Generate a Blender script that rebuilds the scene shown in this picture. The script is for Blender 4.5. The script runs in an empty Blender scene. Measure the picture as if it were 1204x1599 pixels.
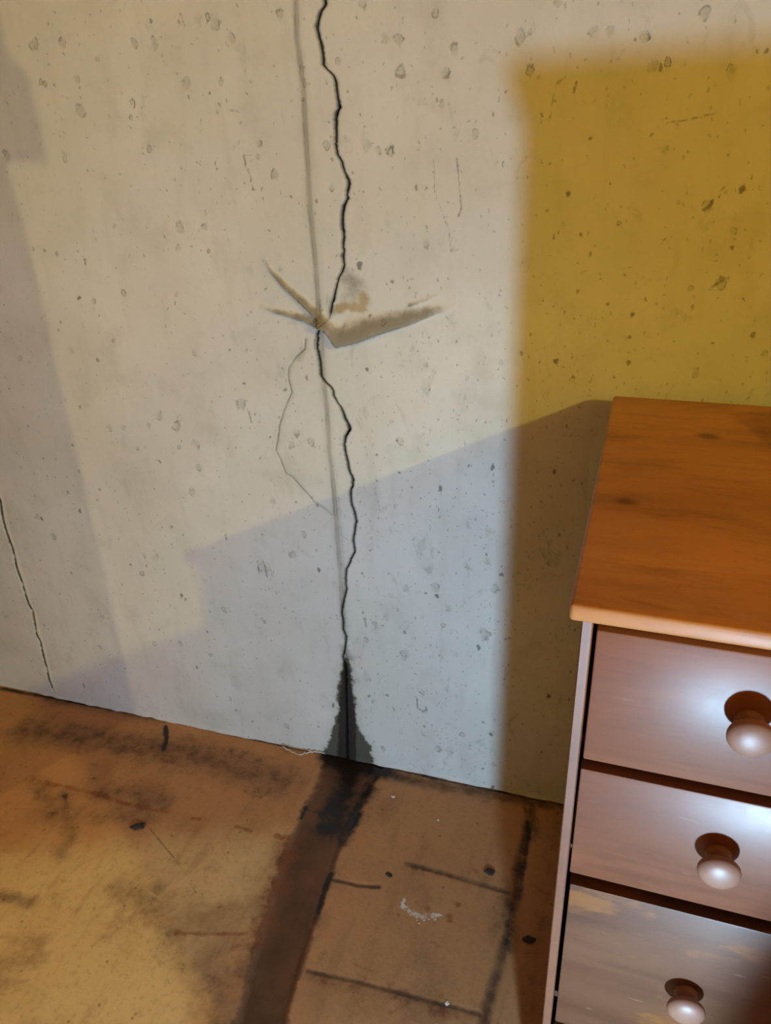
import bpy, bmesh, math, random
import numpy as np
from mathutils import Matrix, Vector

random.seed(7); RNG = np.random.default_rng(7)
sc = bpy.context.scene
C = bpy.data.collections.new('basement'); sc.collection.children.link(C)

# ------------------------------------------------------------------ camera
F_PX, CX, CY = 1200.0, 602.0, 799.5
CAM = np.array([0.0, -1.2165, 1.3])                 # wall plane is y = 0, floor is z = 0
ROT = np.array([[0.9533198530, 0.1068284804, -0.2824339456],
                [0.3000027813, -0.4414616866, 0.8456417152],
                [-0.0343451466, -0.8908980048, -0.4529030315]])   # columns: image right, image down, forward
cam = bpy.data.objects.new('camera', bpy.data.cameras.new('camera')); C.objects.link(cam)
cam.data.sensor_fit = 'VERTICAL'; cam.data.sensor_height = 36.0
cam.data.lens = 36.0 * F_PX / 1599.0; cam.data.clip_start = 0.02
M4 = np.eye(4); M4[:3, 0] = ROT[:, 0]; M4[:3, 1] = -ROT[:, 1]; M4[:3, 2] = -ROT[:, 2]; M4[:3, 3] = CAM
cam.matrix_world = Matrix(M4.tolist()); sc.camera = cam

# ------------------------------------------------------------------ world, exposure
w = bpy.data.worlds.new('world'); sc.world = w; w.use_nodes = True
w.node_tree.nodes['Background'].inputs[0].default_value = (0.9, 0.75, 0.55, 1)
w.node_tree.nodes['Background'].inputs[1].default_value = 0.0
vs = sc.view_settings
vs.view_transform = 'Standard'; vs.look = 'None'; vs.gamma = 1.0; vs.use_curve_mapping = False
vs.exposure = 0.0
# positions of the bulb, the work light and an added spot (their lights are made in their builders below)
BULB = (3.4, -3.18, 2.70);  BULB_POWER = 318.0;  BULB_COL = (1.0, 0.84, 0.125)
WORK = (0.20, -1.44, 0.315); WORK_POWER = 26.5;  WORK_COL = (0.45, 0.73, 1.0)
TUBE = (-2.5, -3.0, 2.45);  TUBE_POWER = 100.0;  TUBE_COL = (1.0, 0.76, 0.28)

# ------------------------------------------------------------------ measuring helpers
def rayd(px, py): return ROT @ np.array([(px - CX) / F_PX, (py - CY) / F_PX, 1.0])
def onwall(p, y=0.0):
    d = rayd(*p); q = CAM + d * ((y - CAM[1]) / d[1]); return q[0], q[2]
def onfloor(p, z=0.0):
    d = rayd(*p); q = CAM + d * ((z - CAM[2]) / d[2]); return q[0], q[1]
def WP(pts): return np.array([onwall(p) for p in pts])
def FP(pts): return np.array([onfloor(p) for p in pts])
def sstep(a, b, x):
    t = np.clip((x - a) / (b - a), 0, 1); return t * t * (3 - 2 * t)
def seg_dist(X, Y, line, closed=False):
    """distance to a polyline, and the running parameter 0..1 of the nearest spot, and the side"""
    best = np.full(X.shape, 9.0); par = np.zeros(X.shape); side = np.zeros(X.shape)
    pts = list(line) + ([line[0]] if closed else [])
    L = [0.0]
    for a, b in zip(pts[:-1], pts[1:]): L.append(L[-1] + math.hypot(b[0] - a[0], b[1] - a[1]))
    for i, (a, b) in enumerate(zip(pts[:-1], pts[1:])):
        dx, dy = b[0] - a[0], b[1] - a[1]; l2 = dx * dx + dy * dy + 1e-12
        t = np.clip(((X - a[0]) * dx + (Y - a[1]) * dy) / l2, 0, 1)
        d = np.hypot(X - a[0] - t * dx, Y - a[1] - t * dy); m = d < best
        best[m] = d[m]; par[m] = ((L[i] + t * (L[i + 1] - L[i])) / L[-1])[m]
        side[m] = np.sign(dx * (Y - a[1]) - dy * (X - a[0]))[m]
    return best, par, side
def poly_sd(X, Y, poly):
    """signed distance, positive inside"""
    d, _, _ = seg_dist(X, Y, poly, True)
    ins = np.zeros(X.shape, bool); n = len(poly)
    for i in range(n):
        x1, y1 = poly[i]; x2, y2 = poly[(i + 1) % n]
        c = (y1 > Y) != (y2 > Y)
        ins ^= c & (X < (x2 - x1) * (Y - y1) / (y2 - y1 + 1e-12) + x1)
    return np.where(ins, d, -d)
def vnoise(X, Y, s, seed):
    r = np.random.default_rng(seed).random((256, 256))
    u, v = X / s + 1000, Y / s + 1000; i, j = np.floor(u).astype(int), np.floor(v).astype(int); fu, fv = u - i, v - j
    fu = fu * fu * (3 - 2 * fu); fv = fv * fv * (3 - 2 * fv); g = lambda a, b: r[a % 256, b % 256]
    return (g(i, j) * (1 - fu) + g(i + 1, j) * fu) * (1 - fv) + (g(i, j + 1) * (1 - fu) + g(i + 1, j + 1) * fu) * fv

# ------------------------------------------------------------------ node helpers
class NB:
    def __init__(s, name):
        s.m = bpy.data.materials.new(name); s.m.use_nodes = True; s.t = s.m.node_tree
        s.bsdf = s.t.nodes['Principled BSDF']; s.co = s.n('ShaderNodeTexCoord').outputs['Object']
    def n(s, kind, **kw):
        nd = s.t.nodes.new(kind)
        for k, v in kw.items(): setattr(nd, k, v)
        return nd
    def link(s, a, b): s.t.links.new(a, b)
    def put(s, sock, v):
        if hasattr(v, 'is_output'): s.link(v, sock)
        elif isinstance(v, (tuple, list)) and sock.type == 'RGBA' and len(v) == 3: sock.default_value = (*v, 1)
        else: sock.default_value = v
    def attr(s, name): return s.n('ShaderNodeAttribute', attribute_name=name).outputs['Fac']
    def math(s, op, a, b=0.0, c=None, clamp=False):
        nd = s.n('ShaderNodeMath', operation=op, use_clamp=clamp); s.put(nd.inputs[0], a); s.put(nd.inputs[1], b)
        if c is not None: s.put(nd.inputs[2], c)
        return nd.outputs[0]
    def remap(s, v, a, b, lo=0.0, hi=1.0):
        nd = s.n('ShaderNodeMapRange', interpolation_type='SMOOTHSTEP'); s.put(nd.inputs[0], v)
        for i, q in enumerate((a, b, lo, hi)): nd.inputs[i + 1].default_value = q
        return nd.outputs[0]
    def scale(s, vec):
        nd = s.n('ShaderNodeMapping'); s.link(s.co, nd.inputs[0]); nd.inputs['Scale'].default_value = vec; return nd.outputs[0]
    def noise(s, sc_, detail=4.0, rough=0.55, vec=None, dist=0.0):
        nd = s.n('ShaderNodeTexNoise'); s.link(vec or s.co, nd.inputs['Vector']); nd.inputs['Scale'].default_value = sc_
        nd.inputs['Detail'].default_value = detail; nd.inputs['Roughness'].default_value = rough; nd.inputs['Distortion'].default_value = dist
        return nd.outputs['Fac']
    def vor(s, sc_, vec=None, rnd=1.0, dim='2D'):
        nd = s.n('ShaderNodeTexVoronoi', voronoi_dimensions=dim); s.link(vec or s.co, nd.inputs['Vector']); nd.inputs['Scale'].default_value = sc_
        nd.inputs['Randomness'].default_value = rnd; return nd
    def mix(s, f, a, b, mode='MIX'):
        nd = s.n('ShaderNodeMix', data_type='RGBA', blend_type=mode); s.put(nd.inputs[0], f); s.put(nd.inputs[6], a); s.put(nd.inputs[7], b)
        return nd.outputs[2]
    def bump(s, h, strength, dist, prev=None):
        nd = s.n('ShaderNodeBump'); nd.inputs['Strength'].default_value = strength; nd.inputs['Distance'].default_value = dist
        s.link(h, nd.inputs['Height'])
        if prev: s.link(prev, nd.inputs['Normal'])
        return nd.outputs[0]
    def done(s, col, rough=0.6, normal=None, **kw):
        s.put(s.bsdf.inputs['Base Color'], col); s.put(s.bsdf.inputs['Roughness'], rough)
        if normal: s.link(normal, s.bsdf.inputs['Normal'])
        for k, v in kw.items(): s.put(s.bsdf.inputs[k.replace('_', ' ')], v)
        return s.m

def plain(name, col, rough=0.6, metallic=0.0, var=0.12, scale=25.0):
    b = NB(name); n = b.noise(scale, 4)
    dark = tuple(c * (1 - 2 * var) for c in col)
    return b.done(b.mix(n, dark, tuple(min(1, c * (1 + var)) for c in col)), rough, Metallic=metallic)

# ------------------------------------------------------------------ concrete
def mat_concrete():
    b = NB('concrete')
    big = b.noise(2.3, 3, 0.6); mid = b.noise(11, 5, 0.6); fine = b.noise(130, 3, 0.6)
    vert = b.noise(9, 4, 0.6, vec=b.scale((3.2, 1, 0.55)))
    col = b.mix(b.remap(big, .35, .68), (.46, .445, .41), (.53, .515, .49))
    col = b.mix(b.math('MULTIPLY', b.remap(vert, .5, .75), .38), col, (.40, .375, .33))
    col = b.mix(b.math('MULTIPLY', b.remap(mid, .50, .70), .42), col, (.39, .37, .33))
    col = b.mix(b.math('MULTIPLY', b.remap(fine, .5, .8), .20), col, (.38, .36, .33))
    # grey-green patch tone, soft film scars
    scar = b.noise(26, 6, 0.7, vec=b.scale((1, 1, .6)), dist=.8)
    dens = b.attr('speckle')
    col = b.mix(b.math('MULTIPLY', b.remap(scar, .57, .70), b.math('MULTIPLY', dens, .55)), col, (.25, .24, .21))
    # small dark specks
    dis = b.n('ShaderNodeMix', data_type='RGBA', blend_type='ADD'); dis.inputs[0].default_value = 0.011
    nz = b.n('ShaderNodeTexNoise'); nz.inputs['Scale'].default_value = 90; b.link(b.co, nz.inputs['Vector'])
    sx = b.n('ShaderNodeSeparateXYZ'); b.link(b.co, sx.inputs[0]); cx_ = b.n('ShaderNodeCombineXYZ'); b.link(sx.outputs[0], cx_.inputs[0])
    b.link(b.math('MULTIPLY', sx.outputs[2], .72), cx_.inputs[1])
    b.link(cx_.outputs[0], dis.inputs[6]); b.link(nz.outputs['Color'], dis.inputs[7])
    for sc_, thr, amt, on_ in ((95, .17, .34, .26), (60, .13, .50, .18), (24, .085, .60, .22), (9, .045, .75, .4)):
        v = b.vor(sc_, vec=dis.outputs[2])
        sep = b.n('ShaderNodeSeparateColor'); b.link(v.outputs['Color'], sep.inputs[0])
        on = b.math('LESS_THAN', sep.outputs[0], b.math('MULTIPLY', dens, on_))
        m = b.math('MULTIPLY', b.remap(v.outputs['Distance'], thr, thr * .45), on)
        col = b.mix(b.math('MULTIPLY', m, amt), col, (.085, .078, .062))
    # pits: dark crescent rims and a dirty middle
    pit = b.attr('pit'); pn = b.noise(75, 4, .65)
    pv = b.math('ADD', pit, b.math('MULTIPLY', b.math('SUBTRACT', pn, .5), 2.6))
    rim = b.math('MULTIPLY', b.remap(pv, .45, .85), b.remap(pv, 1.25, .9))
    rim = b.math('MULTIPLY', rim, b.remap(b.noise(60, 3), .42, .66))
    col = b.mix(b.math('MULTIPLY', b.remap(pv, 1.3, .1), .36), col, (.26, .24, .19))
    col = b.mix(b.math('MULTIPLY', rim, .62), col, (.15, .14, .11))
    # hard small blots, scratches
    ln = b.math('ADD', b.attr('scratch'), b.math('MULTIPLY', b.math('SUBTRACT', b.noise(140, 3), .5), .9))
    col = b.mix(b.math('MULTIPLY', b.remap(ln, .45, .85), .72), col, (.14, .13, .105))
    # board joint: two or three thin dragged lines
    jn = b.math('MULTIPLY', b.math('SUBTRACT', b.noise(12, 5, .6), .5), .009)
    j = b.math('ADD', b.attr('joint'), jn)
    ja = b.math('ABSOLUTE', j)
    jb = b.math('ABSOLUTE', b.math('SUBTRACT', j, .0065))
    jmod = b.remap(b.noise(7, 3, vec=b.scale((.3, 1, 1.6))), .38, .62, .10, 1.0)
    band = b.math('MULTIPLY', b.remap(b.math('ABSOLUTE', b.math('SUBTRACT', j, .003)), .016, .002), .40)
    col = b.mix(band, col, (.25, .23, .185))
    col = b.mix(b.math('MULTIPLY', b.math('MULTIPLY', b.remap(ja, .0042, .0002), .60), jmod), col, (.17, .16, .135))
    col = b.mix(b.math('MULTIPLY', b.math('MULTIPLY', b.remap(jb, .0026, .0005), .45), jmod), col, (.19, .18, .15))
    # hairline branch
    br = b.math('ABSOLUTE', b.math('ADD', b.attr('branch'), b.math('MULTIPLY', b.math('SUBTRACT', b.noise(70, 3), .5), .004)))
    col = b.mix(b.math('MULTIPLY', b.remap(br, .0022, .0002), b.remap(b.noise(22, 3), .32, .6, .15, .72)), col, (.13, .125, .11))
    col = b.mix(b.math('MULTIPLY', b.remap(br, .012, .001), .16), col, (.25, .24, .2))
    # left crack with its pale filler
    lc = b.math('ADD', b.attr('leftcrack'), b.math('MULTIPLY', b.math('SUBTRACT', b.noise(60, 3), .5), .006))
    pale = b.math('MULTIPLY', b.remap(lc, -.001, .002), b.remap(lc, .012, .007))
    col = b.mix(b.math('MULTIPLY', pale, .75), col, (.60, .55, .44))
    col = b.mix(b.math('MULTIPLY', b.remap(b.math('ABSOLUTE', lc), .0050, .0012), b.remap(b.noise(30, 2), .36, .48, .35, 1.0)), col, (.05, .045, .035))
    # leak stains
    sn = b.math('MULTIPLY', b.math('SUBTRACT', b.noise(48, 6, .7), .5), .034)
    halo = b.math('ADD', b.attr('wet_outer'), sn)
    col = b.mix(b.math('MULTIPLY', b.remap(halo, -.022, .004), .30), col, (.30, .27, .19))
    col = b.mix(b.math('MULTIPLY', b.remap(halo, -.004, .004), .97), col, (.050, .046, .031))
    core = b.math('ADD', b.attr('wet_core'), b.math('MULTIPLY', sn, .6))
    wet = b.remap(core, -.003, .003)
    col = b.mix(b.math('MULTIPLY', wet, .95), col, (.016, .010, .006))
    # brown grime on the ledge, mustard blot
    g = b.math('ADD', b.attr('grime'), b.math('MULTIPLY', b.math('SUBTRACT', b.noise(38, 6, .7), .5), 1.3))
    col = b.mix(b.math('MULTIPLY', b.remap(g, .15, 1.0), .86), col, (.165, .14, .10))
    y = b.math('ADD', b.attr('mustard'), b.math('MULTIPLY', b.math('SUBTRACT', b.noise(60, 5, .7), .5), 1.9))
    col = b.mix(b.math('MULTIPLY', b.remap(y, .25, .95), .72), col, (.29, .20, .065))
    # main crack inside, painted near black for the shade of its depth
    col = b.mix(b.attr('inside'), col, (.010, .008, .006))
    hgt = b.math('ADD', b.math('MULTIPLY', fine, .35), b.math('MULTIPLY', mid, 1.0))
    nrm = b.bump(hgt, .30, .0025)
    nrm = b.bump(b.math('SUBTRACT', b.math('SUBTRACT', 1.0, rim), b.remap(br, .003, .0005)), .5, .002, nrm)
    rough = b.mix(halo and b.remap(halo, -.002, .003), (.82, .82, .82), (.75, .75, .75))
    return b.done(col, rough, nrm, Specular_IOR_Level=.35)

# ------------------------------------------------------------------ floor paint
def mat_floor():
    b = NB('stained_floor_paint')
    big = b.noise(2.6, 4, .6); mid = b.noise(9, 5, .62); fine = b.noise(85, 5, .7); grit = b.noise(260, 3, .6)
    tan = b.attr('tan')  # pool of lamp light on the floor, painted as a paler tone
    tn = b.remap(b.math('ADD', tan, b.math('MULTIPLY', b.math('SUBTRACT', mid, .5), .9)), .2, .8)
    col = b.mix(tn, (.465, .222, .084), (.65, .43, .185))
    col = b.mix(b.math('MULTIPLY', b.remap(mid, .45, .75), .45), col, (.34, .165, .07))
    col = b.mix(b.math('MULTIPLY', b.remap(big, .5, .72), .35), col, (.52, .33, .16))
    blot = b.noise(5.5, 7, .68, dist=.5)
    col = b.mix(b.math('MULTIPLY', b.remap(blot, .50, .68), .55), col, (.24, .115, .05))
    drag = b.noise(30, 4, .6, vec=b.scale((1.0, .18, 1)), dist=.3)
    col = b.mix(b.math('MULTIPLY', b.remap(drag, .52, .72), .28), col, (.22, .11, .05))
    col = b.mix(b.math('MULTIPLY', b.remap(fine, .48, .75), .42), col, (.26, .13, .055))
    col = b.mix(b.math('MULTIPLY', b.remap(grit, .55, .8), .30), col, (.62, .44, .26))
    v = b.vor(30); sep = b.n('ShaderNodeSeparateColor'); b.link(v.outputs['Color'], sep.inputs[0])
    sp = b.math('MULTIPLY', b.remap(b.math('ADD', v.outputs['Distance'], b.math('MULTIPLY', fine, .12)), .17, .10), b.math('LESS_THAN', sep.outputs[0], .09))
    col = b.mix(b.math('MULTIPLY', sp, .55), col, (.10, .05, .022))
    wob = b.math('SUBTRACT', b.noise(30, 6, .7), .5); wlo = b.math('SUBTRACT', b.noise(14, 4, .6), .5)
    # brown run from the leak
    tr = b.math('ADD', b.attr('run'), b.math('ADD', b.math('MULTIPLY', wlo, .030), b.math('MULTIPLY', wob, .022)))
    trm = b.remap(tr, -.010, .012)
    col = b.mix(b.math('MULTIPLY', trm, .9), col, b.mix(b.remap(mid, .35, .65), (.055, .020, .008), (.115, .042, .014)))
    rim = b.math('MULTIPLY', b.remap(tr, -.010, -.001), b.remap(tr, .014, .003))
    col = b.mix(b.math('MULTIPLY', rim, .55), col, (.075, .03, .014))
    col = b.mix(b.math('MULTIPLY', b.remap(b.attr('grime'), .05, .8), .55), col, (.20, .10, .048))  # smooth darkening from real grime and painted floor shade together
    # rust streaks
    r = b.math('ADD', b.attr('rust'), b.math('MULTIPLY', wob, 2.8))
    col = b.mix(b.math('MULTIPLY', b.remap(r, .25, 1.15), .72), col, (.25, .062, .012))
    # general grime with the upper-left floor shade painted in, joint lines, blots
    gr = b.math('ADD', b.math('ADD', b.attr('grime'), b.math('MULTIPLY', wob, 1.7)), b.math('MULTIPLY', b.math('SUBTRACT', big, .5), .5))
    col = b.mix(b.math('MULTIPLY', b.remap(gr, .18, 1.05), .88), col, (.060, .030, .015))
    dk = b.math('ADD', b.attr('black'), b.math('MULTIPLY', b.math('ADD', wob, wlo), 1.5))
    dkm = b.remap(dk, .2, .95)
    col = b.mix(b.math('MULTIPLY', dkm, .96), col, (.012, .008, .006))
    wh = b.math('ADD', b.attr('white'), b.math('MULTIPLY', b.math('SUBTRACT', b.noise(120, 4, .7), .5), 1.6))
    col = b.mix(b.math('MULTIPLY', b.remap(wh, .5, .95), .85), col, (.72, .66, .56))
    sc_ = b.math('ADD', b.attr('scratch'), b.math('MULTIPLY', b.math('SUBTRACT', b.noise(150, 3), .5), .8))
    col = b.mix(b.math('MULTIPLY', b.remap(sc_, .4, .8), .6), col, (.11, .06, .03))
    nrm = b.bump(b.math('ADD', b.math('MULTIPLY', fine, .5), b.math('MULTIPLY', mid, .6)), .35, .003)
    rough = b.math('SUBTRACT', b.math('ADD', .52, b.math('MULTIPLY', fine, .2)), b.math('MULTIPLY', trm, .10))
    rough = b.math('SUBTRACT', rough, b.math('MULTIPLY', dkm, .2))
    return b.done(col, rough, nrm, Specular_IOR_Level=.35)

# ------------------------------------------------------------------ varnished wood (grain along x)
def mat_wood(name, lo, hi, streak, coat_rough, coat=1.0, stain=None, grain=(1, 1, 1), worn=0.0):
    b = NB(name)
    sv = b.scale(grain)
    warp = b.noise(5.0, 3, .5, vec=sv, dist=.6); g1 = b.noise(22, 6, .65, vec=sv, dist=.4); g2 = b.noise(120, 4, .6, vec=sv)
    col = b.mix(b.remap(warp, .3, .7), lo, hi)
    col = b.mix(b.math('MULTIPLY', b.remap(g1, .48, .75), .55), col, streak)
    col = b.mix(b.math('MULTIPLY', b.remap(g2, .45, .8), .22), col, streak)
    v = b.vor(5.2, vec=b.scale((.8, 1, 1))); sep = b.n('ShaderNodeSeparateColor'); b.link(v.outputs['Color'], sep.inputs[0])
    kn = b.math('MULTIPLY', b.remap(b.math('ADD', v.outputs['Distance'], b.math('MULTIPLY', b.math('SUBTRACT', g1, .5), .10)), .085, .02), b.math('LESS_THAN', sep.outputs[1], .35))
    cloud = b.noise(8, 6, .66, vec=b.scale((.5 * grain[0] / max(grain) * 2.2 + .1, .9, .9)), dist=.9)
    col = b.mix(b.math('MULTIPLY', b.remap(cloud, .47, .70), .62), col, streak)
    col = b.mix(b.math('MULTIPLY', kn, .75), col, (streak[0] * .6, streak[1] * .35, streak[2] * .3))
    if stain:
        st = b.noise(13, 5, .65, vec=b.scale((.7, 1, 1.3)), dist=.5)
        col = b.mix(b.math('MULTIPLY', b.remap(st, .52, .66), .72), col, stain)
    sc1 = b.noise(160, 2, .5, vec=b.scale((.16, 1, 1)))
    col = b.mix(b.math('MULTIPLY', b.remap(sc1, .71, .80), .14 + worn), col, (.62, .45, .28))
    wave = b.noise(7.5, 3, .5)
    nrm = b.bump(b.math('ADD', b.math('MULTIPLY', g1, .25), b.math('MULTIPLY', wave, .6)), .12, .004)
    cr = b.math('ADD', coat_rough, b.math('MULTIPLY', b.math('SUBTRACT', b.noise(30, 5, .7), .5), .16))
    return b.done(col, .5, nrm, Specular_IOR_Level=.25, Coat_Weight=coat, Coat_Roughness=cr, Coat_IOR=1.5)

MAT = dict(concrete=mat_concrete(), floor=mat_floor())
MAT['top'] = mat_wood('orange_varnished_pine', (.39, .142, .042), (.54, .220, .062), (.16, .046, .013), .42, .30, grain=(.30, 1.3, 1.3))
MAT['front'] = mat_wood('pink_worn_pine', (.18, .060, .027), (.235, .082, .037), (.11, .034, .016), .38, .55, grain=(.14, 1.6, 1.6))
MAT['front_stained'] = mat_wood('stained_worn_pine', (.115, .046, .022), (.155, .065, .031), (.075, .027, .013), .46, .36, stain=(.27, .10, .020), grain=(.14, 1.6, 1.6), worn=.25)
MAT['side'] = mat_wood('side_pine', (.18, .07, .036), (.23, .095, .05), (.12, .045, .024), .36, .7, grain=(1.6, 1.6, .14))
MAT['inner'] = plain('raw_red_wood', (.075, .026, .012), .8)
MAT['knob'] = mat_wood('turned_knob_wood', (.27, .13, .085), (.33, .17, .11), (.22, .10, .06), .46, .9, grain=(1, 1, 1))
MAT['plaster'] = plain('pale_plaster', (.62, .58, .52), .85)
MAT['room'] = plain('pale_concrete', (.58, .38, .18), .85, scale=3)  # unseen walls and ceiling tinted orange to warm the bounced light
MAT['ceil'] = plain('timber_ceiling', (.55, .34, .15), .8, scale=4)
MAT['card'] = plain('brown_cardboard', (.40, .26, .14), .8)
MAT['tape'] = plain('packing_tape', (.45, .34, .2), .3)
MAT['black'] = plain('black_plastic', (.02, .02, .022), .45)
MAT['metal'] = plain('grey_metal', (.45, .45, .46), .35, 1.0)
MAT['cupboard'] = plain('brown_cupboard_wood', (.22, .12, .06), .5)
MAT['chip'] = plain('dark_debris', (.035, .024, .018), .8, scale=120)
MAT['crumb'] = plain('white_crumbs', (.70, .65, .56), .85, scale=120)
MAT['paint'] = plain('peeled_paint', (.50, .42, .33), .7, scale=60)

# ------------------------------------------------------------------ object helpers
def link(name, me, mat, parent=None):
    if mat: me.materials.append(MAT[mat])
    o = bpy.data.objects.new(name, me); C.objects.link(o); o.parent = parent; return o
def frombm(name, bm, mat, parent=None, smooth=None):
    bmesh.ops.recalc_face_normals(bm, faces=bm.faces)
    me = bpy.data.meshes.new(name); bm.to_mesh(me); bm.free()
    if smooth is not None:
        me.shade_smooth(); me.set_sharp_from_angle(angle=math.radians(smooth))
    return link(name, me, mat, parent)
def empty(name, loc, rz=0):
    o = bpy.data.objects.new(name, None); C.objects.link(o); o.location = loc; o.rotation_euler.z = rz
    o.empty_display_size = .05; return o
def tag(o, label=None, cat=None, group=None, kind=None):
    for k, v in (('label', label), ('category', cat), ('group', group), ('kind', kind)):
        if v: o[k] = v
    return o
def box(bm, x0, x1, y0, y1, z0, z1, bev=0.0, seg=2):
    r = bmesh.ops.create_cube(bm, size=1.0); vv = r['verts']
    for v in vv: v.co = ((x0 + x1) / 2 + v.co.x * (x1 - x0), (y0 + y1) / 2 + v.co.y * (y1 - y0), (z0 + z1) / 2 + v.co.z * (z1 - z0))
    if bev:
        ed = {e for v in vv for e in v.link_edges}
        bmesh.ops.bevel(bm, geom=list(ed), offset=bev, segments=seg, affect='EDGES', profile=.5)
def lathe(bm, prof, n, origin, axis='z'):
    """prof: (radius, height) pairs"""
    rings = []
    for r, h in prof:
        ring = []
        for k in range(n):
            a = 2 * math.pi * k / n; p = (r * math.cos(a), r * math.sin(a), h)
            if axis == '-y': p = (p[0], -p[2], p[1])
            ring.append(bm.verts.new((origin[0] + p[0], origin[1] + p[1], origin[2] + p[2])))
        rings.append(ring)
    for a, c in zip(rings[:-1], rings[1:]):
        for k in range(n): bm.faces.new((a[k], a[(k + 1) % n], c[(k + 1) % n], c[k]))
    bm.faces.new(rings[0]); bm.faces.new(rings[-1])
def grid_mesh(name, P, attrs, mat, flip=False):
    nz, nx, _ = P.shape
    me = bpy.data.meshes.new(name)
    idx = np.arange(nz * nx).reshape(nz, nx)
    q = np.stack([idx[:-1, :-1], idx[:-1, 1:], idx[1:, 1:], idx[1:, :-1]], -1).reshape(-1, 4)
    if flip: q = q[:, ::-1]
    me.vertices.add(nz * nx); me.vertices.foreach_set('co', P.reshape(-1).astype(np.float32))
    me.loops.add(q.size); me.loops.foreach_set('vertex_index', q.reshape(-1).astype(np.int32))
    me.polygons.add(len(q)); me.polygons.foreach_set('loop_start', np.arange(0, q.size, 4, dtype=np.int32))
    me.polygons.foreach_set('loop_total', np.full(len(q), 4, np.int32))
    me.update(calc_edges=True); me.validate()
    for k, v in attrs.items():
        a = me.attributes.new(k, 'FLOAT', 'POINT'); a.data.foreach_set('value', v.reshape(-1).astype(np.float32))
    me.shade_smooth(); me.set_sharp_from_angle(angle=math.radians(38))
    o = link(name, me, mat); o['kind'] = 'structure'; return o

# ================================================================== the concrete wall
CRACK = [(508, -40), (506, -20), (508, 0), (509, 6), (501.5, 18), (498, 30), (495, 40), (497, 51), (501.5, 67), (505, 87), (505.6, 102), (512, 109), (521, 117),
         (525, 129), (526, 142), (528.6, 156), (531, 168), (525.6, 177), (525, 189), (525.5, 210), (525, 225), (527, 240), (534, 252), (537.6, 267), (545, 282),
         (545, 291), (542, 303), (543.6, 309), (537.6, 321), (535, 333), (534.6, 348), (537.6, 366), (536, 384), (537.6, 395), (536, 404), (538, 413), (535, 424),
         (529, 434), (525.6, 450), (522.6, 462), (519, 474), (517, 490), (513, 500), (502, 510), (497, 519), (495.5, 541), (500, 562), (501.6, 574), (501.4, 585),
         (508, 596), (517, 604), (520.6, 610), (522, 619), (528, 629), (534, 637), (538.5, 651), (546, 666), (546, 672), (540.7, 680), (538, 694), (540, 706),
         (543.4, 721), (546, 735), (552, 748), (550.7, 759), (547.6, 766), (549, 786), (555.3, 803), (556.6, 813), (552, 843), (555, 860), (549, 871),
         (545, 883), (541, 888), (540, 905), (541.4, 919), (535, 947), (534, 957), (537, 971), (536, 981), (541, 994), (539, 1013), (536, 1026), (540, 1040), (541, 1080), (542, 1120), (542, 1160), (543, 1190)]
WID = [(-40, 2.2), (0, 2.0), (20, 2.4), (60, 1.7), (95, 1.6), (105, .9), (117, 1.1), (130, 1.6), (150, 1.3), (170, 2.4), (190, 2.0), (240, 1.2), (270, 1.0), (290, 2.2), (303, 1.2),
       (320, 2.1), (350, 2.0), (380, 1.3), (420, 1.2), (440, .9), (465, 1.7), (485, 1.2), (497, .3), (512, .3), (522, 1.6), (560, 1.7), (590, 1.6), (632, .8), (640, 1.4), (668, 2.4),
       (690, 1.5), (750, 1.7), (800, 1.4), (860, 1.2), (900, 1.1), (950, 1.4), (1010, 1.3), (1026, 1.4), (1036, 3.2), (1050, 3.2), (1080, 2.6), (1120, 2.6), (1190, 3.0)]
JOINT = [(456, -60), (458, 0), (460, 60), (466, 100), (471, 140), (473, 180), (477, 240), (479, 280), (482, 330), (486, 370), (489, 400), (492, 440), (495, 480), (499, 520), (502, 587),
         (508, 638), (510.5, 677), (511, 706), (515, 733), (519, 770), (522, 803), (525, 852), (529.6, 905), (533, 947), (537, 1000)]
BRANCH = [(475.7, 529), (476, 544), (459, 561), (450, 576), (450, 591), (455.7, 613), (443, 640), (435.6, 666), (433, 688), (430, 704), (437.5, 717), (445.7, 739), (456.6, 745), (473, 765), (491, 785), (509.6, 797), (519, 807)]
LEFTC = [(-30, 720), (0, 782), (3.6, 809), (9.5, 830), (20, 859), (26, 887), (33, 906), (44, 942), (51, 954), (53.5, 968), (57, 990), (63, 1001), (68, 1025), (72.5, 1040), (76, 1058), (84, 1080)]

def curve_x(pts, Z):
    q = WP(pts); o = np.argsort(q[:, 1]); return np.interp(Z, q[o, 1], q[o, 0])
def zrange(pts): q = WP(pts); return q[:, 1].min(), q[:, 1].max()

zs = np.concatenate([np.arange(0, 1.56, .003), np.linspace(1.57, 2.85, 14)])
wz = WP([(530, y) for y, _ in WID]); o_ = np.argsort(wz[:, 1])
cw = np.interp(zs, wz[o_, 1], np.array([v for _, v in WID])[o_]) * .0010
cxz = curve_x(CRACK, zs) + (RNG.random(len(zs)) - .5) * .0012
cw = cw * np.where(zs < .165, .95 + .25 * vnoise(zs, zs * 0, .02, 4), .8 + .45 * RNG.random(len(zs)))
top_m = zs > 1.56; cw[top_m] = .0018
c0 = float(cxz[:520].mean())
ul = np.concatenate([np.linspace(-3.4, -1.62, 10), np.arange(-1.6, c0 - .002, .003)])
ur = np.concatenate([np.arange(c0 + .003, .36, .003), np.linspace(.38, 4.6, 14)])
def regular(u, sgn):
    fall = np.clip(1 - np.abs(u - c0) / .42, 0, 1); fall = fall * fall * (3 - 2 * fall)
    return u[None, :] + fall[None, :] * ((cxz - c0) + sgn * (cw + .0006))[:, None]
Xl, Xr = regular(ul, -1), regular(ur, 1)
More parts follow.
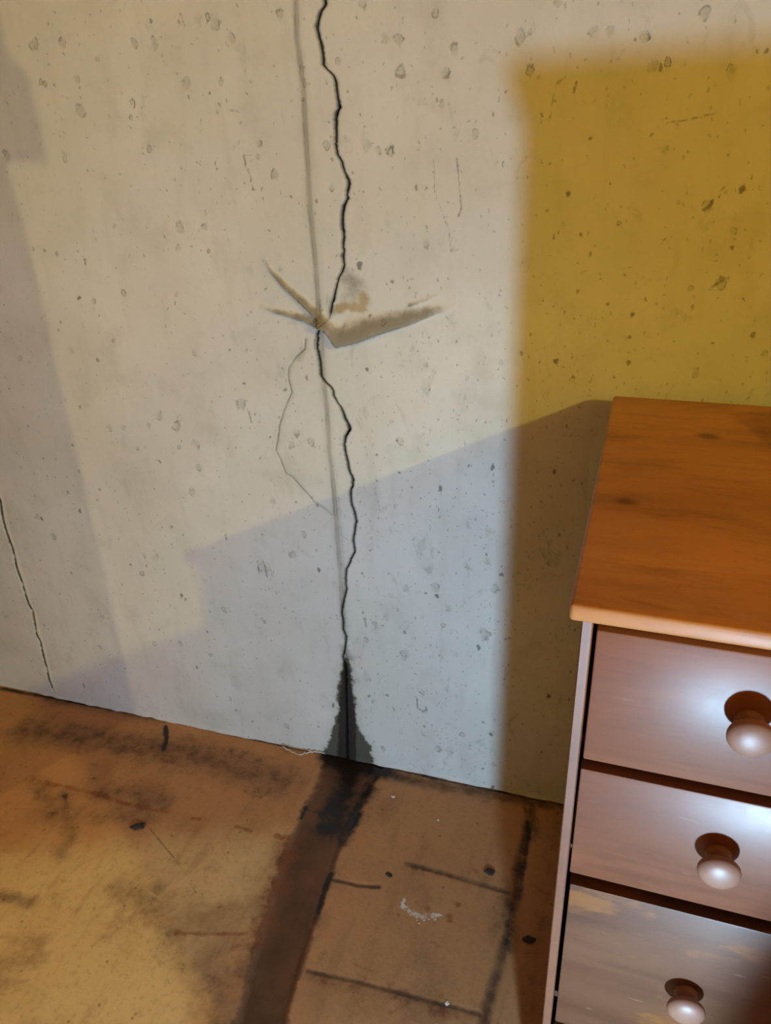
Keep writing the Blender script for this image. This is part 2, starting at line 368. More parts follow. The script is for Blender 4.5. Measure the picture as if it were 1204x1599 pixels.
kk = [-1, -.9, .9, 1]; dd = [0, 1, 1, 0]
Xc = np.stack([cxz + k * cw for k in kk], 1)
X = np.concatenate([Xl, Xc, Xr], 1); Z = np.repeat(zs[:, None], X.shape[1], 1)
inside = np.zeros_like(X); i0 = Xl.shape[1]
depth = np.zeros_like(X)
dz = np.where(zs < onwall((540, 1030))[1], .030, .060) * np.clip(cw / .0008, 0, 1)
inside[:, i0] = inside[:, i0 + 3] = .75 * np.clip(cw / .0008, 0, 1)
for j in range(4):
    if dd[j]: depth[:, i0 + j] = dz; inside[:, i0 + j] = np.clip(cw / .0008, 0, 1)

# relief: proud is negative y
H = (vnoise(X, Z, .30, 1) - .5) * .004 + (vnoise(X, Z, .08, 2) - .5) * .0012
def signed_line(pts):
    lo, hi = zrange(pts); c = curve_x(pts, zs)[:, None]
    g = np.gradient(curve_x(pts, zs), zs)[:, None]; d = (X - c) / np.sqrt(1 + g * g)
    return np.where((Z < lo) | (Z > hi), .5, np.clip(d, -.5, .5))
aj, ab, al = signed_line(JOINT), signed_line(BRANCH), signed_line(LEFTC)
H -= .0016 * np.exp(-(aj / .004) ** 2) - .0012 * np.exp(-((aj - .007) / .004) ** 2)
H -= .0012 * np.exp(-(ab / .002) ** 2); H += .0008 * sstep(-.001, .002, al) * sstep(.014, .008, al)
H -= .003 * np.exp(-(al / .0025) ** 2)
# flat bulge between branch and joint
# the V shaped ledge
grime = np.zeros_like(X)
def ridge(pts, height, above, below, g):
    global H, grime
    line = WP(pts); m = (X > line[:, 0].min() - .08) & (X < line[:, 0].max() + .08) & (Z > line[:, 1].min() - .08) & (Z < line[:, 1].max() + .08)
    d, t, s = seg_dist(X[m], Z[m], line)
    hh = np.interp(t, [k[0] for k in height], [k[1] for k in height])
    wa = np.interp(t, [k[0] for k in above], [k[1] for k in above])
    f = np.where(s > 0, sstep(1, 0, d / wa), sstep(1, 0, d / below))
    H[m] = np.maximum(H[m], H[m] + hh * f); gg = np.where(s > 0, sstep(1.15, .3, d / wa), sstep(1.2, .2, d / below * 1.6)) * np.clip(hh / .005, 0, 1)
    grime[m] = np.maximum(grime[m], gg * g)
ridge([(503, 506), (528, 539), (560, 532), (600, 517), (640, 505), (680, 489), (716, 478)], [(0, .012), (.15, .017), (.45, .012), (.8, .005), (1, 0)], [(0, .016), (.15, .045), (.4, .042), (.75, .026), (1, .008)], .006, .95)
ridge([(410, 398), (424, 424), (446, 448), (470, 470), (490, 490), (506, 508)], [(0, 0), (.2, .004), (.6, .009), (1, .013)], [(0, .004), (.5, .010), (1, .016)], .005, 1.0)
ridge([(410, 478), (425, 486), (450, 492), (478, 500), (500, 512)], [(0, .002), (.4, .005), (1, .011)], [(0, .005), (1, .016)], .006, .9)
ridge([(640, 478), (665, 470), (695, 457)], [(0, .004), (.5, .003), (1, 0)], [(0, .006), (1, .004)], .004, .7)
def blob(F, pts, r, amp=1.0):
    line = WP(pts) if len(pts) > 1 else np.repeat(WP(pts), 2, 0)
    m = (X > line[:, 0].min() - r) & (X < line[:, 0].max() + r) & (Z > line[:, 1].min() - r) & (Z < line[:, 1].max() + r)
    d, _, _ = seg_dist(X[m], Z[m], line); F[m] = np.maximum(F[m], amp * sstep(1, 0, d / r))
blob(grime, [(545, 432), (555, 462)], .032, .62); blob(grime, [(530, 480), (560, 440), (575, 470)], .02, .5); blob(grime, [(500, 470), (498, 495)], .012, .6)
blob(grime, [(512, 470), (520, 488)], .02, .55); blob(grime, [(478, 532), (468, 560)], .016, .45); blob(grime, [(530, 780), (538, 930)], .014, .35)
blob(grime, [(535, 1015), (545, 1030)], .028, .6)
must = np.zeros_like(X); blob(must, [(528, 482), (545, 478), (565, 482), (568, 462)], .017, 1.0); blob(must, [(52, 955), (54, 972)], .007, .9); blob(must, [(440, 445), (485, 488)], .006, .75)
scr = np.zeros_like(X)
for pts, r, a in [([(499.6, 476), (501, 492)], .004, 1.3), ([(497, 519), (491, 530), (491, 545)], .0028, 1.0), ([(381, 241), (384, 258), (391, 275), (395, 296)], .0042, .9),
                  ([(381, 241), (394, 243), (392, 262)], .004, .75), ([(395, 296), (408, 298), (412, 290)], .004, .8), ([(678, 247), (679, 300), (690, 330), (702, 360), (705, 395)], .0036, .75),
                  ([(714, 248), (718, 290), (721, 325), (716, 338)], .0042, .85), ([(660, 250), (662, 300)], .003, .55), ([(401, 640), (408, 652), (416, 668), (418, 685), (418, 705)], .003, .65), ([(584, 755), (590, 785), (597, 816)], .0034, .72),
                  ([(388, 641), (393, 660)], .005, .95), ([(402, 876), (405, 900)], .005, .8), ([(411, 874), (417, 902)], .005, .85), ([(420, 880), (426, 902)], .004, .75),
                  ([(651, 1090), (652, 1105), (660, 1111), (666, 1108)], .004, 1.2), ([(655, 1080), (662, 1085)], .005, 1.0), ([(1040, 192), (1080, 186), (1120, 176)], .004, .8),
                  ([(712, 245), (770, 240), (830, 232), (900, 222), (1000, 208), (1040, 194)], .0035, .5), ([(870, 125), (865, 148), (858, 190)], .005, .75), ([(900, 128), (896, 145)], .005, .9),
                  ([(872, 130), (885, 118)], .005, .7), ([(1098, 328), (1108, 322), (1114, 312)], .005, 1.1), ([(1112, 448), (1128, 438)], .006, .9), ([(1105, 452), (1135, 455)], .003, .7),
                  ([(1118, 428), (1130, 432)], .004, .6), ([(282, 20), (288, 40)], .005, .8), ([(605, 240), (610, 228), (616, 240)], .004, .9), ([(360, 172), (375, 175)], .005, .75),
                  ([(553, 590), (560, 640)], .006, .3), ([(872, 810), (875, 880)], .004, .55), ([(560, 935), (572, 985), (560, 1040)], .004, .6), ([(570, 965), (572, 980)], .006, .8), ([(555, 862), (560, 880)], .003, .8),
                  ([(700, 600), (760, 598), (800, 597)], .003, .5), ([(150, 865), (165, 872)], .0, 0), ([(325, 255), (330, 300)], .004, .45), ([(568, 400), (569, 425)], .003, .4), ([(580, 15), (572, 42)], .004, .55)]:
    if r: blob(scr, pts, r, a)
# pits
PITS = [(240, 68, 7), (360, 62, 9), (209, 68, 7), (335, 34, 9), (55, 68, 7), (50, 72, 6), (206, 162, 6), (204, 183, 4), (404, 224, 6), (403, 245, 4), (310, 281, 3), (177, 353, 4), (437, 23, 6), (609, 235, 8), (573, 227, 8),
        (510, 227, 7), (664, 571, 5), (781, 567, 5), (623, 61, 8), (680, 22, 5), (709, 78, 7), (812, 57, 9), (827, 48, 4), (872, 3, 6), (927, 48, 7), (953, 49, 6), (1008, 56, 8), (695, 112, 7), (690, 163, 6), (626, 112, 8),
        (826, 111, 7), (1019, 104, 7), (1140, 107, 5), (1105, 322, 7), (1125, 442, 9), (1035, 237, 7), (966, 349, 3), (1059, 316, 3), (1145, 362, 5), (145, 470, 6), (178, 530, 5), (152, 562, 5), (192, 457, 6), (102, 624, 3),
        (458, 868, 10), (412, 888, 14), (755, 990, 14), (633, 919, 8), (680, 917, 9), (773, 919, 9), (700, 950, 8), (632, 1020, 10), (630, 1028, 6), (692, 976, 5), (765, 830, 9), (722, 1148, 6), (685, 1170, 8), (770, 1195, 5),
        (58, 808, 7), (82, 838, 9), (190, 912, 4), (248, 650, 9), (275, 665, 10), (170, 668, 7), (215, 700, 5), (300, 768, 9), (305, 695, 9), (310, 730, 7), (424, 783, 8), (375, 632, 12), (455, 694, 8), (463, 676, 7), (485, 690, 8),
        (280, 355, 9), (320, 332, 4), (320, 355, 6), (232, 232, 6), (96, 68, 8), (152, 92, 5), (100, 245, 6), (125, 172, 9), (530, 400, 4), (590, 235, 5), (600, 60, 6), (625, 690, 7), (610, 660, 5), (665, 380, 7), (708, 390, 5), (345, 128, 5),
        (290, 130, 9), (160, 963, 6), (420, 920, 3), (430, 925, 5), (350, 952, 7), (408, 967, 4), (311, 959, 3), (423, 1001, 3), (275, 460, 5), (110, 546, 8), (30, 560, 7), (10, 245, 9), (585, 975, 6), (571, 1000, 6), (1042, 98, 5)]
pp = WP([(a, b_) for a, b_, _ in PITS]); pr = np.array([r for *_, r in PITS]) * .00098
nx_ = 90
ex = np.stack([RNG.uniform(-1.5, .3, nx_), RNG.uniform(.05, 1.5, nx_)], 1); er = RNG.uniform(.0022, .0075, nx_)
pp = np.concatenate([pp, ex]); pr = np.concatenate([pr, er])
pit = np.full(X.shape, 3.0)
for (a, b_), r in zip(pp, pr):
    rows = np.where(np.abs(zs - b_) < r * 3)[0]
    if not len(rows): continue
    s = slice(rows[0], rows[-1] + 1); d = np.hypot((X[s] - a) * 1.12, (Z[s] - b_) * .9) / r
    pit[s] = np.minimum(pit[s], d); H[s] -= np.minimum(r * .12, .0011) * sstep(1.0, .5, d)
wo = WP([(540, 1022), (549, 1040), (551, 1075), (556, 1100), (558, 1135), (566, 1146), (579, 1165), (584, 1192), (500, 1185), (513, 1160), (520, 1132), (528, 1115), (526, 1085), (530, 1062), (533, 1040)])
wc = WP([(540, 1028), (546, 1048), (551, 1090), (556, 1122), (557, 1195), (527, 1195), (529, 1120), (531, 1082), (535, 1050)])
mm = (Z < .35) & (X > -.8) & (X < -.2)
wet_o = np.full(X.shape, -.1); wet_c = np.full(X.shape, -.1)
wet_o[mm] = np.clip(poly_sd(X[mm], Z[mm], wo), -.1, .1); wet_c[mm] = np.clip(poly_sd(X[mm], Z[mm], wc), -.1, .1)
qx = (X - onwall((560, 800))[0]) / .3
dens = .38 + .42 * sstep(-.3, .6, qx) * sstep(1.15, .75, Z) + .25 * (vnoise(X, Z, .16, 5) - .3) - .16 * sstep(.0, -1.2, qx) + .08
dens = np.clip(dens, .12, 1)
# ragged foot of the wall where it meets the floor
H += .004 * sstep(.010, 0, Z) * vnoise(X, Z, .02, 9)
P = np.stack([X, depth - H * (inside < .5), Z], -1)
grid_mesh('wall_back', P, dict(joint=aj, branch=ab, leftcrack=al, grime=grime, mustard=must, scratch=scr, pit=pit, wet_outer=wet_o, wet_core=wet_c, speckle=dens, inside=inside), 'concrete')

# ================================================================== the floor
xf = np.concatenate([np.linspace(-3.4, -1.65, 10), np.arange(-1.62, .3, .003), np.linspace(.32, 4.6, 14)])
yf = np.concatenate([np.linspace(-4.6, -.98, 16), np.arange(-.96, .031, .003)])
X = np.repeat(xf[None, :], len(yf), 0); Y = np.repeat(yf[:, None], len(xf), 1)
def fblob(F, pts, r, amp=1.0):
    line = FP(pts) if len(pts) > 1 else np.repeat(FP(pts), 2, 0)
    m = (X > line[:, 0].min() - r) & (X < line[:, 0].max() + r) & (Y > line[:, 1].min() - r) & (Y < line[:, 1].max() + r)
    d, _, _ = seg_dist(X[m], Y[m], line); F[m] = np.maximum(F[m], amp * sstep(1, 0, d / r))
run_poly = FP([(508, 1172), (500, 1215), (478, 1262), (450, 1320), (424, 1400), (400, 1480), (378, 1560), (360, 1640), (435, 1650), (446, 1590), (470, 1505), (494, 1435), (514, 1372), (540, 1305), (572, 1242), (606, 1192)])
run = np.full(X.shape, -.1); m = (X > -.9) & (X < 0) & (Y > -.96)
run[m] = np.clip(poly_sd(X[m], Y[m], run_poly), -.1, .1)
zf = lambda: np.zeros(X.shape)
fg, fb, fr, fw, fs, ft = zf(), zf(), zf(), zf(), zf(), zf()
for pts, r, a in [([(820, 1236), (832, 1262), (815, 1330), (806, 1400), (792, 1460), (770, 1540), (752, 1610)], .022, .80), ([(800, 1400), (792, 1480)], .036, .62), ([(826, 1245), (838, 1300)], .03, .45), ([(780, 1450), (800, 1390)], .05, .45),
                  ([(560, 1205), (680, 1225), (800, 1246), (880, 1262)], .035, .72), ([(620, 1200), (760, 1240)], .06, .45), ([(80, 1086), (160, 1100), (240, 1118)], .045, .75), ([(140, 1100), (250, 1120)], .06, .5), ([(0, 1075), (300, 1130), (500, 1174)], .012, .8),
                  ([(480, 1515), (560, 1534), (640, 1556), (750, 1584)], .009, .85), ([(480, 1525), (740, 1590)], .022, .4), ([(640, 1350), (690, 1364), (740, 1378), (795, 1394)], .012, .75), ([(520, 1374), (560, 1384), (592, 1386)], .009, .9), ([(635, 1350), (650, 1356)], .012, .7),
                  ([(55, 1220), (90, 1280)], .05, .46), ([(100, 1240), (110, 1310), (95, 1330)], .04, .5), ([(160, 1240), (215, 1240), (250, 1250)], .07, .50), ([(40, 1140), (300, 1175), (440, 1220)], .10, .60), ([(60, 1270), (230, 1275)], .07, .42), ([(190, 1390), (240, 1420), (270, 1470)], .055, .42), ([(0, 1400), (50, 1410)], .03, .55), ([(245, 1388)], .03, .5),  # dark far-left floor: cast shade painted in among the grime
                  ([(262, 1480), (300, 1520), (350, 1540)], .06, .38), ([(440, 1320), (420, 1420), (385, 1520)], .05, .45), ([(320, 1530), (345, 1599)], .07, .45), ([(530, 1310), (510, 1380), (490, 1440)], .016, .75), ([(560, 1440), (520, 1330)], .0, 0), ([(870, 1260), (850, 1420), (830, 1580)], .05, .35)]:
    if r: fblob(fg, pts, r, a)
for pts, r, a in [([(515, 1184), (560, 1194), (604, 1200)], .055, 1.2), ([(545, 1160), (548, 1190)], .03, 1.2), ([(545, 1205), (530, 1250), (515, 1290)], .065, .95), ([(590, 1205), (560, 1260), (535, 1310)], .035, .9), ([(516, 1365), (503, 1400), (497, 1425)], .010, 1.0), ([(258, 1134), (260, 1155), (255, 1170)], .011, 1.15), ([(470, 1278), (478, 1260)], .008, .8),
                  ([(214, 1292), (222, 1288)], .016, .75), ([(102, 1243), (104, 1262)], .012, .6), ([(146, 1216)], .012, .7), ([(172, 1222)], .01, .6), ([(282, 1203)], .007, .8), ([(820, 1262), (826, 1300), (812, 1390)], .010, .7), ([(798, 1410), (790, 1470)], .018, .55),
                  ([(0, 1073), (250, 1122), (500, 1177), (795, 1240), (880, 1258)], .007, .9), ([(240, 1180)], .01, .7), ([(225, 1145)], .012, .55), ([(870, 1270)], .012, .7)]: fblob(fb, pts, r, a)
for pts, r, a in [([(50, 1219), (100, 1228), (150, 1240), (200, 1256), (260, 1268)], .014, .9), ([(300, 1277), (312, 1278)], .010, 1.0), ([(368, 1290), (392, 1297)], .011, 1.15), ([(430, 1305), (455, 1312)], .013, .95), ([(275, 1457), (330, 1458), (385, 1457)], .009, 1.0), ([(276, 1457), (290, 1458)], .011, 1.2),
                  ([(365, 1460), (362, 1480)], .014, .6), ([(455, 1315), (440, 1370), (420, 1420), (405, 1470)], .045, .75), ([(668, 1420)], .014, 1.2), ([(703, 1430), (702, 1438)], .013, 1.2), ([(715, 1414)], .011, 1.1), ([(700, 1368), (715, 1374)], .010, .9), ([(480, 1520), (740, 1590)], .05, .45), ([(650, 1408)], .014, .6), ([(620, 1356), (700, 1372)], .02, .5)]: fblob(fr, pts, r, a)
for pts, r, a in [([(628, 1412), (640, 1424), (655, 1432), (685, 1430)], .015, .75), ([(630, 1405), (628, 1418)], .010, .9)]: fblob(fw, pts, r, a)
for pts, r, a in [([(234, 1294), (252, 1316), (272, 1340)], .004, 1.0), ([(272, 1340), (300, 1376), (318, 1400)], .004, .6), ([(298, 1380), (306, 1394)], .006, .7), ([(150, 1240), (215, 1288)], .004, .6), ([(0, 1480), (60, 1530), (200, 1545)], .004, .4)]: fblob(fs, pts, r, a)
tanpoly = FP([(-200, 1330), (100, 1325), (250, 1312), (440, 1300), (425, 1360), (370, 1470), (310, 1530), (330, 1640), (-200, 1700)])  # outline of the lamp-lit floor, its light painted into the colour
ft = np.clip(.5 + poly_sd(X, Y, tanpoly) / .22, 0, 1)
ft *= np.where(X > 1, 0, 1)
Hf = (vnoise(X, Y, .25, 21) - .5) * .004 + (vnoise(X, Y, .06, 22) - .5) * .0012
Hf -= .004 * sstep(-.004, .010, run) + .0012 * np.clip(fb, 0, 1)
jl = zf()
for pts in ([(480, 1515), (560, 1534), (640, 1556), (750, 1584)], [(820, 1236), (832, 1262), (815, 1330), (806, 1400), (792, 1460), (770, 1540), (752, 1610)], [(520, 1374), (592, 1386)], [(640, 1350), (795, 1394)]): fblob(jl, pts, .006, 1)
Hf -= .0009 * jl
P = np.stack([X, Y, Hf], -1)
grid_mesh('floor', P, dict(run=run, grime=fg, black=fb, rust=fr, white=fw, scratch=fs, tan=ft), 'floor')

# ================================================================== rest of the room
def slab(name, x0, x1, y0, y1, z0, z1, mat):
    bm = bmesh.new(); box(bm, x0, x1, y0, y1, z0, z1); o = frombm(name, bm, mat); o['kind'] = 'structure'; return o
slab('ceiling', -3.4, 4.6, -4.6, .1, 2.85, 2.95, 'ceil')
slab('wall_left', -3.5, -3.4, -4.6, .1, 0, 2.85, 'room')
slab('wall_right', 4.6, 4.7, -4.6, .1, 0, 2.85, 'room')
slab('wall_front', -3.4, 4.6, -4.7, -4.6, 0, 2.85, 'room')

# ================================================================== chest of drawers
chest = tag(empty('chest_of_drawers', (-.028, -.627, 0), math.radians(-.9)),
            'reddish brown varnished pine chest of drawers standing by the concrete wall', 'chest of drawers')
CW, CD, CT = .655, .592, .9135            # width, depth, height of the top; local origin at the front left corner of the top
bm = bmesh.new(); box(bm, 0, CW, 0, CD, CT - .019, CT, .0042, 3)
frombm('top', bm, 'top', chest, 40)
SX0, SX1, ST = .011, CW - .011, .0105
for x in (SX0, SX1 - ST):
    bm = bmesh.new(); box(bm, x, x + ST, .012, CD - .010, .0, CT - .019, .0012, 1)
    frombm('side_panel', bm, 'side', chest, 40)
bm = bmesh.new(); box(bm, SX0 + ST, SX1 - ST, CD - .018, CD - .012, .06, CT - .019); frombm('back_panel', bm, 'inner', chest)
bm = bmesh.new(); box(bm, SX0 + ST, SX1 - ST, .030, .046, .004, .052, .001, 1); frombm('plinth', bm, 'side', chest, 40)
for z in (.7135, .545, .268):
    bm = bmesh.new(); box(bm, SX0 + ST, SX1 - ST, .055, .095, z - .006, z + .006); frombm('rail', bm, 'inner', chest)
bm = bmesh.new(); box(bm, .3235, .3315, .030, .07, .720, CT - .019); frombm('divider', bm, 'inner', chest)

def knob_profile():
    return [(.0115, -.004), (.0135, 0), (.0132, .0015), (.0112, .004), (.0106, .008), (.0116, .0115), (.0150, .0142), (.0186, .0163), (.0202, .0190), (.0204, .0215), (.0193, .0245), (.0166, .0272), (.0121, .0292), (.0066, .0303), (.0015, .0307)]
kbm = bmesh.new(); lathe(kbm, knob_profile(), 32, (0, 0, 0), '-y')
bmesh.ops.recalc_face_normals(kbm, faces=kbm.faces)
kme = bpy.data.meshes.new('knob'); kbm.to_mesh(kme); kbm.free(); kme.shade_smooth(); kme.set_sharp_from_angle(angle=math.radians(50)); kme.materials.append(MAT['knob'])
def drawer(x0, x1, z0, z1, knobs, mat, out=0.0, tilt=0.0, twist=0.0, label=None):
    yf_ = .0145 - out
    bm = bmesh.new(); box(bm, x0, x1, yf_, yf_ + .018, z0, z1, .0022, 2)
    d = frombm('drawer', bm, mat, chest, 40)
    if label: d['label'] = label
    bm = bmesh.new(); ya, yb, zt = yf_ + .018, yf_ + .018 + .49, z1 - .022
    box(bm, x0 + .010, x0 + .020, ya, yb, z0 + .008, zt); box(bm, x1 - .020, x1 - .010, ya, yb, z0 + .008, zt)
    box(bm, x0 + .020, x1 - .020, yb - .010, yb, z0 + .008, zt); box(bm, x0 + .020, x1 - .020, ya, yb - .010, z0 + .012, z0 + .017)
    frombm('drawer_box', bm, 'inner', d)
    for kx, kz in knobs:
        k = bpy.data.objects.new('knob', kme); C.objects.link(k); k.parent = d; k.location = (kx, yf_, kz)
    if tilt or twist:
        px_, pz_ = (x0 + x1) / 2, (z0 + z1) / 2
        R = Matrix.Translation((px_, yf_, pz_)) @ Matrix.Rotation(math.radians(twist), 4, 'Y') @ Matrix.Rotation(math.radians(tilt), 4, 'Z') @ Matrix.Translation((-px_, -yf_, -pz_))
        d.matrix_local = R
    return d
KX = .165; KR = CW - KX
XL, XR = SX0 + ST + .0035, SX1 - ST - .0035
drawer(XL, .3255, .7215, .8795, [(KX, .806)], 'front', label='shallow left drawer with a bright sheen under the top')
drawer(.3290, XR, .7215, .8795, [(KR, .806)], 'front', label='shallow right drawer')
drawer(XL - .001, XR, .5530, .7085, [(KX, .632), (KR, .632)], 'front', label='smooth middle drawer with wooden knobs')
drawer(XL + .001, XR, .2750, .5350, [(KX, .404), (KR, .404)], 'front_stained', label='deep worn drawer with orange stains')
drawer(XL, XR, .0560, .2620, [(KX, .160), (KR, .160)], 'front_stained', label='deep lowest drawer')

# ================================================================== small debris on the floor
def chip(name, p, size, label, cat, mat='chip', rz=0.0, flat=.35, group=None, seed=0):
    r = random.Random(seed); bm = bmesh.new(); n = 9
    ring = [(math.cos(2 * math.pi * k / n) * size[0] * r.uniform(.65, 1.15), math.sin(2 * math.pi * k / n) * size[1] * r.uniform(.65, 1.15)) for k in range(n)]
    h = min(size) * flat
    lo = [bm.verts.new((a, b, -.001)) for a, b in ring]; mid = [bm.verts.new((a * 1.02, b * 1.02, h * r.uniform(.4, .8))) for a, b in ring]; hi = [bm.verts.new((a * .55, b * .55, h * r.uniform(.9, 1.3))) for a, b in ring]
    for A, B in ((lo, mid), (mid, hi)):
        for k in range(n): bm.faces.new((A[k], A[(k + 1) % n], B[(k + 1) % n], B[k]))
    bm.faces.new(hi); bm.faces.new(lo)
    o = frombm(name, bm, mat); x, y = onfloor(p); o.location = (x, y, .0008); o.rotation_euler.z = rz
    return tag(o, label, cat, group)
chip('debris_chip', (765, 1362), (.012, .008), 'small dark chip lying alone on the brown floor beside the dark joint', 'debris', seed=1)
chip('debris_chip', (825, 1467), (.012, .007), 'small black chip on the floor closest to the chest of drawers', 'debris', rz=.4, seed=2)
chip('debris_chip', (216, 1291), (.017, .008), 'elongated black chip at the end of the thin floor scratch', 'debris', rz=.3, seed=3)
chip('debris_chip', (608, 1367), (.008, .005), 'tiny dark chip just right of the leak stain on the floor', 'debris', seed=4)
chip('plaster_crumb', (614, 1245), (.0045, .0035), 'single white crumb on the dark floor below the leaking crack', 'crumb', 'crumb', seed=5)
chip('plaster_crumb', (698, 1567), (.0042, .0042), 'single white crumb on the floor line near the bottom of the picture', 'crumb', 'crumb', seed=6)
chip('plaster_crumb', (684, 1281), (.003, .003), 'very small pale crumb between the leak stain and the chest', 'crumb', 'crumb', seed=7)
bm = bmesh.new(); r = random.Random(3); pathc = FP([(627, 1408), (634, 1420), (648, 1430), (662, 1434), (690, 1429)])
for k in range(60):
    t = r.random() * 3.999; i = int(t); f = t - i; c = pathc[i] * (1 - f) + pathc[i + 1] * f
    s = r.uniform(.0006, .0019); x, y = c[0] + r.gauss(0, .007), c[1] + r.gauss(0, .006)
    v = bmesh.ops.create_icosphere(bm, subdivisions=1, radius=s)['verts']
    for q in v: q.co = (q.co.x * r.uniform(.6, 1.6) + x, q.co.y * r.uniform(.8, 1.3) + y, q.co.z * .7 + s * .4)
tag(frombm('plaster_crumbs', bm, 'crumb'), 'scattered patch of white crumbs on the brown floor', 'crumbs', kind='stuff')
# curled strip of paint at the foot of the wall
bm = bmesh.new(); q = FP([(440, 1168), (455, 1176), (468, 1182), (482, 1178), (497, 1176), (508, 1180)]); prev = None
for k in range(26):
    t = k / 25 * (len(q) - 1); i = min(int(t), len(q) - 2); f = t - i; c = q[i] * (1 - f) + q[i + 1] * f
    z = .004 + .004 * math.sin(k * 1.1) ** 2; wd = .0016 + .0010 * math.sin(k * .7)
    cur = [bm.verts.new((c[0], c[1] - wd, z)), bm.verts.new((c[0], c[1] - wd * .2, z + .0015)), bm.verts.new((c[0], c[1] + wd, z - .0005)), bm.verts.new((c[0], c[1], z - .0022))]
    if prev:
        for a in range(4): bm.faces.new((prev[a], prev[(a + 1) % 4], cur[(a + 1) % 4], cur[a]))
    else: bm.faces.new(cur)
    prev = cur
bm.faces.new(prev[::-1])
tag(frombm('paint_strip', bm, 'paint', smooth=60), 'thin curled strip of peeled paint at the foot of the concrete wall', 'paint')

# ================================================================== lamps outside the picture, and unseen things added to shade it
def light(name, kind, loc, power, col, parent, **kw):
    d = bpy.data.lights.new(name, kind); d.energy = power; d.color = col
    for k, v in kw.items(): setattr(d, k, v)
    o = bpy.data.objects.new(name, d); C.objects.link(o); o.parent = parent; o.location = loc; return o
def emit(name, col, s):
    b = NB(name); return b.done((.8, .8, .8), .5, Emission_Color=col, Emission_Strength=s)
MAT['bulb'] = emit('bulb_glass', BULB_COL, 6); MAT['led'] = emit('led_panel', WORK_COL, 6); MAT['tube'] = emit('tube_glass', TUBE_COL, 4)

pl = tag(empty('pendant_lamp', (BULB[0], BULB[1], 2.85)), 'bare warm bulb hanging from the ceiling', 'lamp')
dz_ = BULB[2] - 2.85
bm = bmesh.new(); lathe(bm, [(.045, 0), (.045, -.012), (.012, -.02), (.006, -.03), (.018, -.04), (.020, dz_ + .055), (.014, dz_ + .05)], 20, (0, 0, 0)); frombm('lamp_holder', bm, 'black', pl, 40)
bm = bmesh.new(); lathe(bm, [(.013, .05), (.015, .035), (.027, .015), (.030, 0), (.027, -.015), (.016, -.026), (.004, -.030)], 20, (0, 0, dz_)); frombm('bulb', bm, 'bulb', pl, 60)
light('bulb_light', 'POINT', (0, 0, dz_ - .075), BULB_POWER, BULB_COL, pl, shadow_soft_size=.035)

wl = tag(empty('work_light', (WORK[0], WORK[1] - .06, 0)), 'small cool white LED work light on a foot on the floor', 'lamp')
bm = bmesh.new(); box(bm, -.07, .07, -.06, .06, 0, .012, .003); frombm('base', bm, 'black', wl, 40)
bm = bmesh.new(); lathe(bm, [(.009, .010), (.009, .27)], 14, (0, -.01, 0)); frombm('post', bm, 'metal', wl, 40)
bm = bmesh.new(); box(bm, -.045, .045, -.025, .045, WORK[2] - .045, WORK[2] + .045, .006); frombm('housing', bm, 'black', wl, 40)
bm = bmesh.new(); box(bm, -.036, .036, .044, .049, WORK[2] - .036, WORK[2] + .036); frombm('led_panel', bm, 'led', wl)
lb = light('led_light', 'AREA', (0, .058, WORK[2]), WORK_POWER, WORK_COL, wl, shape='DISK', size=.065)
lb.rotation_euler = Vector((-.50, 1, .32)).to_track_quat('-Z', 'Y').to_euler()

tl = tag(empty('spot_lamp', (TUBE[0], TUBE[1], 2.85)), 'warm reflector spot lamp hanging under the ceiling on the left', 'lamp')  # added lamp out of view; cone shaped for the left of the wall
dz_ = TUBE[2] - 2.85
bm = bmesh.new(); lathe(bm, [(.045, 0), (.045, -.012), (.012, -.02), (.006, -.03), (.006, dz_ + .10), (.018, dz_ + .09), (.020, dz_ + .055), (.014, dz_ + .05)], 20, (0, 0, 0)); frombm('lamp_holder', bm, 'black', tl, 40)
bm = bmesh.new(); lathe(bm, [(.013, .05), (.015, .035), (.027, .015), (.030, 0), (.027, -.015), (.016, -.026), (.004, -.030)], 20, (0, 0, dz_)); frombm('bulb', bm, 'tube', tl, 60)
ls = light('second_bulb_light', 'SPOT', (0, 0, dz_ - .06), TUBE_POWER, TUBE_COL, tl, shadow_soft_size=.014, spot_size=math.radians(37), spot_blend=.75)
ls.rotation_euler = (Vector((-1.05, 0, .85)) - Vector(TUBE)).to_track_quat('-Z', 'Y').to_euler()

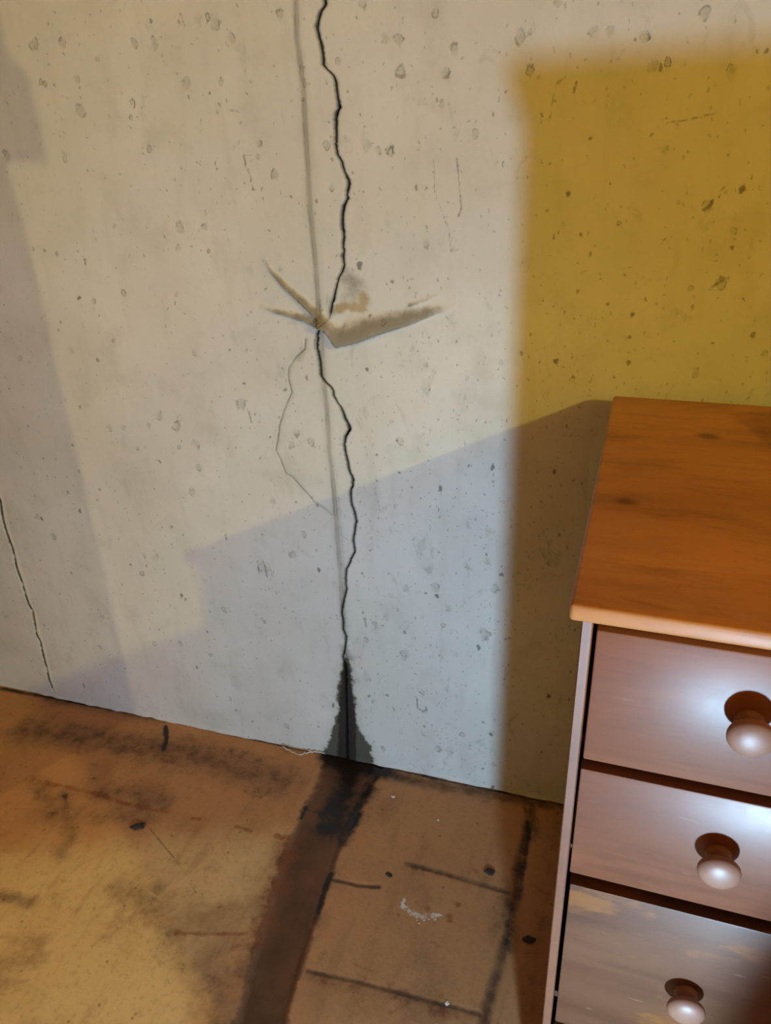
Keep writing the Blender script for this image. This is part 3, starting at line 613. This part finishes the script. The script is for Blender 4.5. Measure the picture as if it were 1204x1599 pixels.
cb = tag(empty('tall_cupboard', (-1.95, -.95, 0)), 'tall brown cupboard with cornice left of the picture', 'cupboard')  # added out of view to shade the left band; cornice shapes its notch
ex_, ey_ = .30, -.25      # its near right edge, local
bm = bmesh.new(); box(bm, -.30, ex_, ey_, .30, 0, 1.90, .003); frombm('body', bm, 'cupboard', cb, 40)
bm = bmesh.new(); box(bm, -.33, ex_ + .045, ey_ - .02, .32, 1.715, 1.80, .008); box(bm, -.32, ex_ + .03, ey_ - .01, .31, 1.80, 1.95, .006); frombm('cornice', bm, 'cupboard', cb, 40)
for s in (0, 1):
    x0 = -.295 + s * .298; bm = bmesh.new(); box(bm, x0, x0 + .292, ey_ - .018, ey_ - .001, .06, 1.68, .003); d = frombm('door', bm, 'cupboard', cb, 40)
    bm = bmesh.new(); lathe(bm, [(.006, 0), (.006, .012), (.013, .018), (.012, .026), (.004, .03)], 16, (x0 + (.265 if s == 0 else .027), ey_ - .018, .95), '-y'); frombm('handle', bm, 'metal', d, 50)

bx_ = tag(empty('cardboard_box', (.365, -.205, CT), math.radians(19)), 'small cardboard box standing on the chest of drawers', 'box')  # box put out of view to cast the wedge on the chest top
bm = bmesh.new(); box(bm, -.10, .13, -.14, .05, .0, .060, .002); frombm('carton', bm, 'card', bx_, 40)
bm = bmesh.new(); box(bm, -.1005, .1305, -.065, -.025, .0585, .0608); frombm('tape', bm, 'tape', bx_)

st = tag(empty('plywood_crate', (.81, -1.02, 0)), 'tall plywood crate with battens standing in front of the chest', 'crate')  # added blocker between bulb and drawer fronts, also shades floor and wall
bm = bmesh.new(); box(bm, -.20, .20, -.31, .30, 0, 1.078, .003); frombm('body', bm, 'card', st, 40)
bm = bmesh.new(); box(bm, -.21, .21, -.32, .31, 1.078, 1.10, .003); frombm('lid', bm, 'card', st, 40)
for z in (.25, .80):
    bm = bmesh.new(); box(bm, -.207, .207, -.317, .307, z, z + .05); frombm('batten', bm, 'cupboard', st)

jc = tag(empty('plastic_jug', (.298, -1.10, 0)), 'dark plastic jug standing on the floor before the chest', 'jug')  # jug added near the work light to darken the right of the drawer
bm = bmesh.new(); lathe(bm, [(.085, 0), (.105, .006), (.108, .34), (.100, .40), (.060, .49), (.026, .53), (.024, .56)], 28, (0, 0, 0)); frombm('body', bm, 'black', jc, 40)
bm = bmesh.new(); lathe(bm, [(.029, .550), (.029, .580), (.026, .584)], 20, (0, 0, 0)); frombm('cap', bm, 'metal', jc, 40)
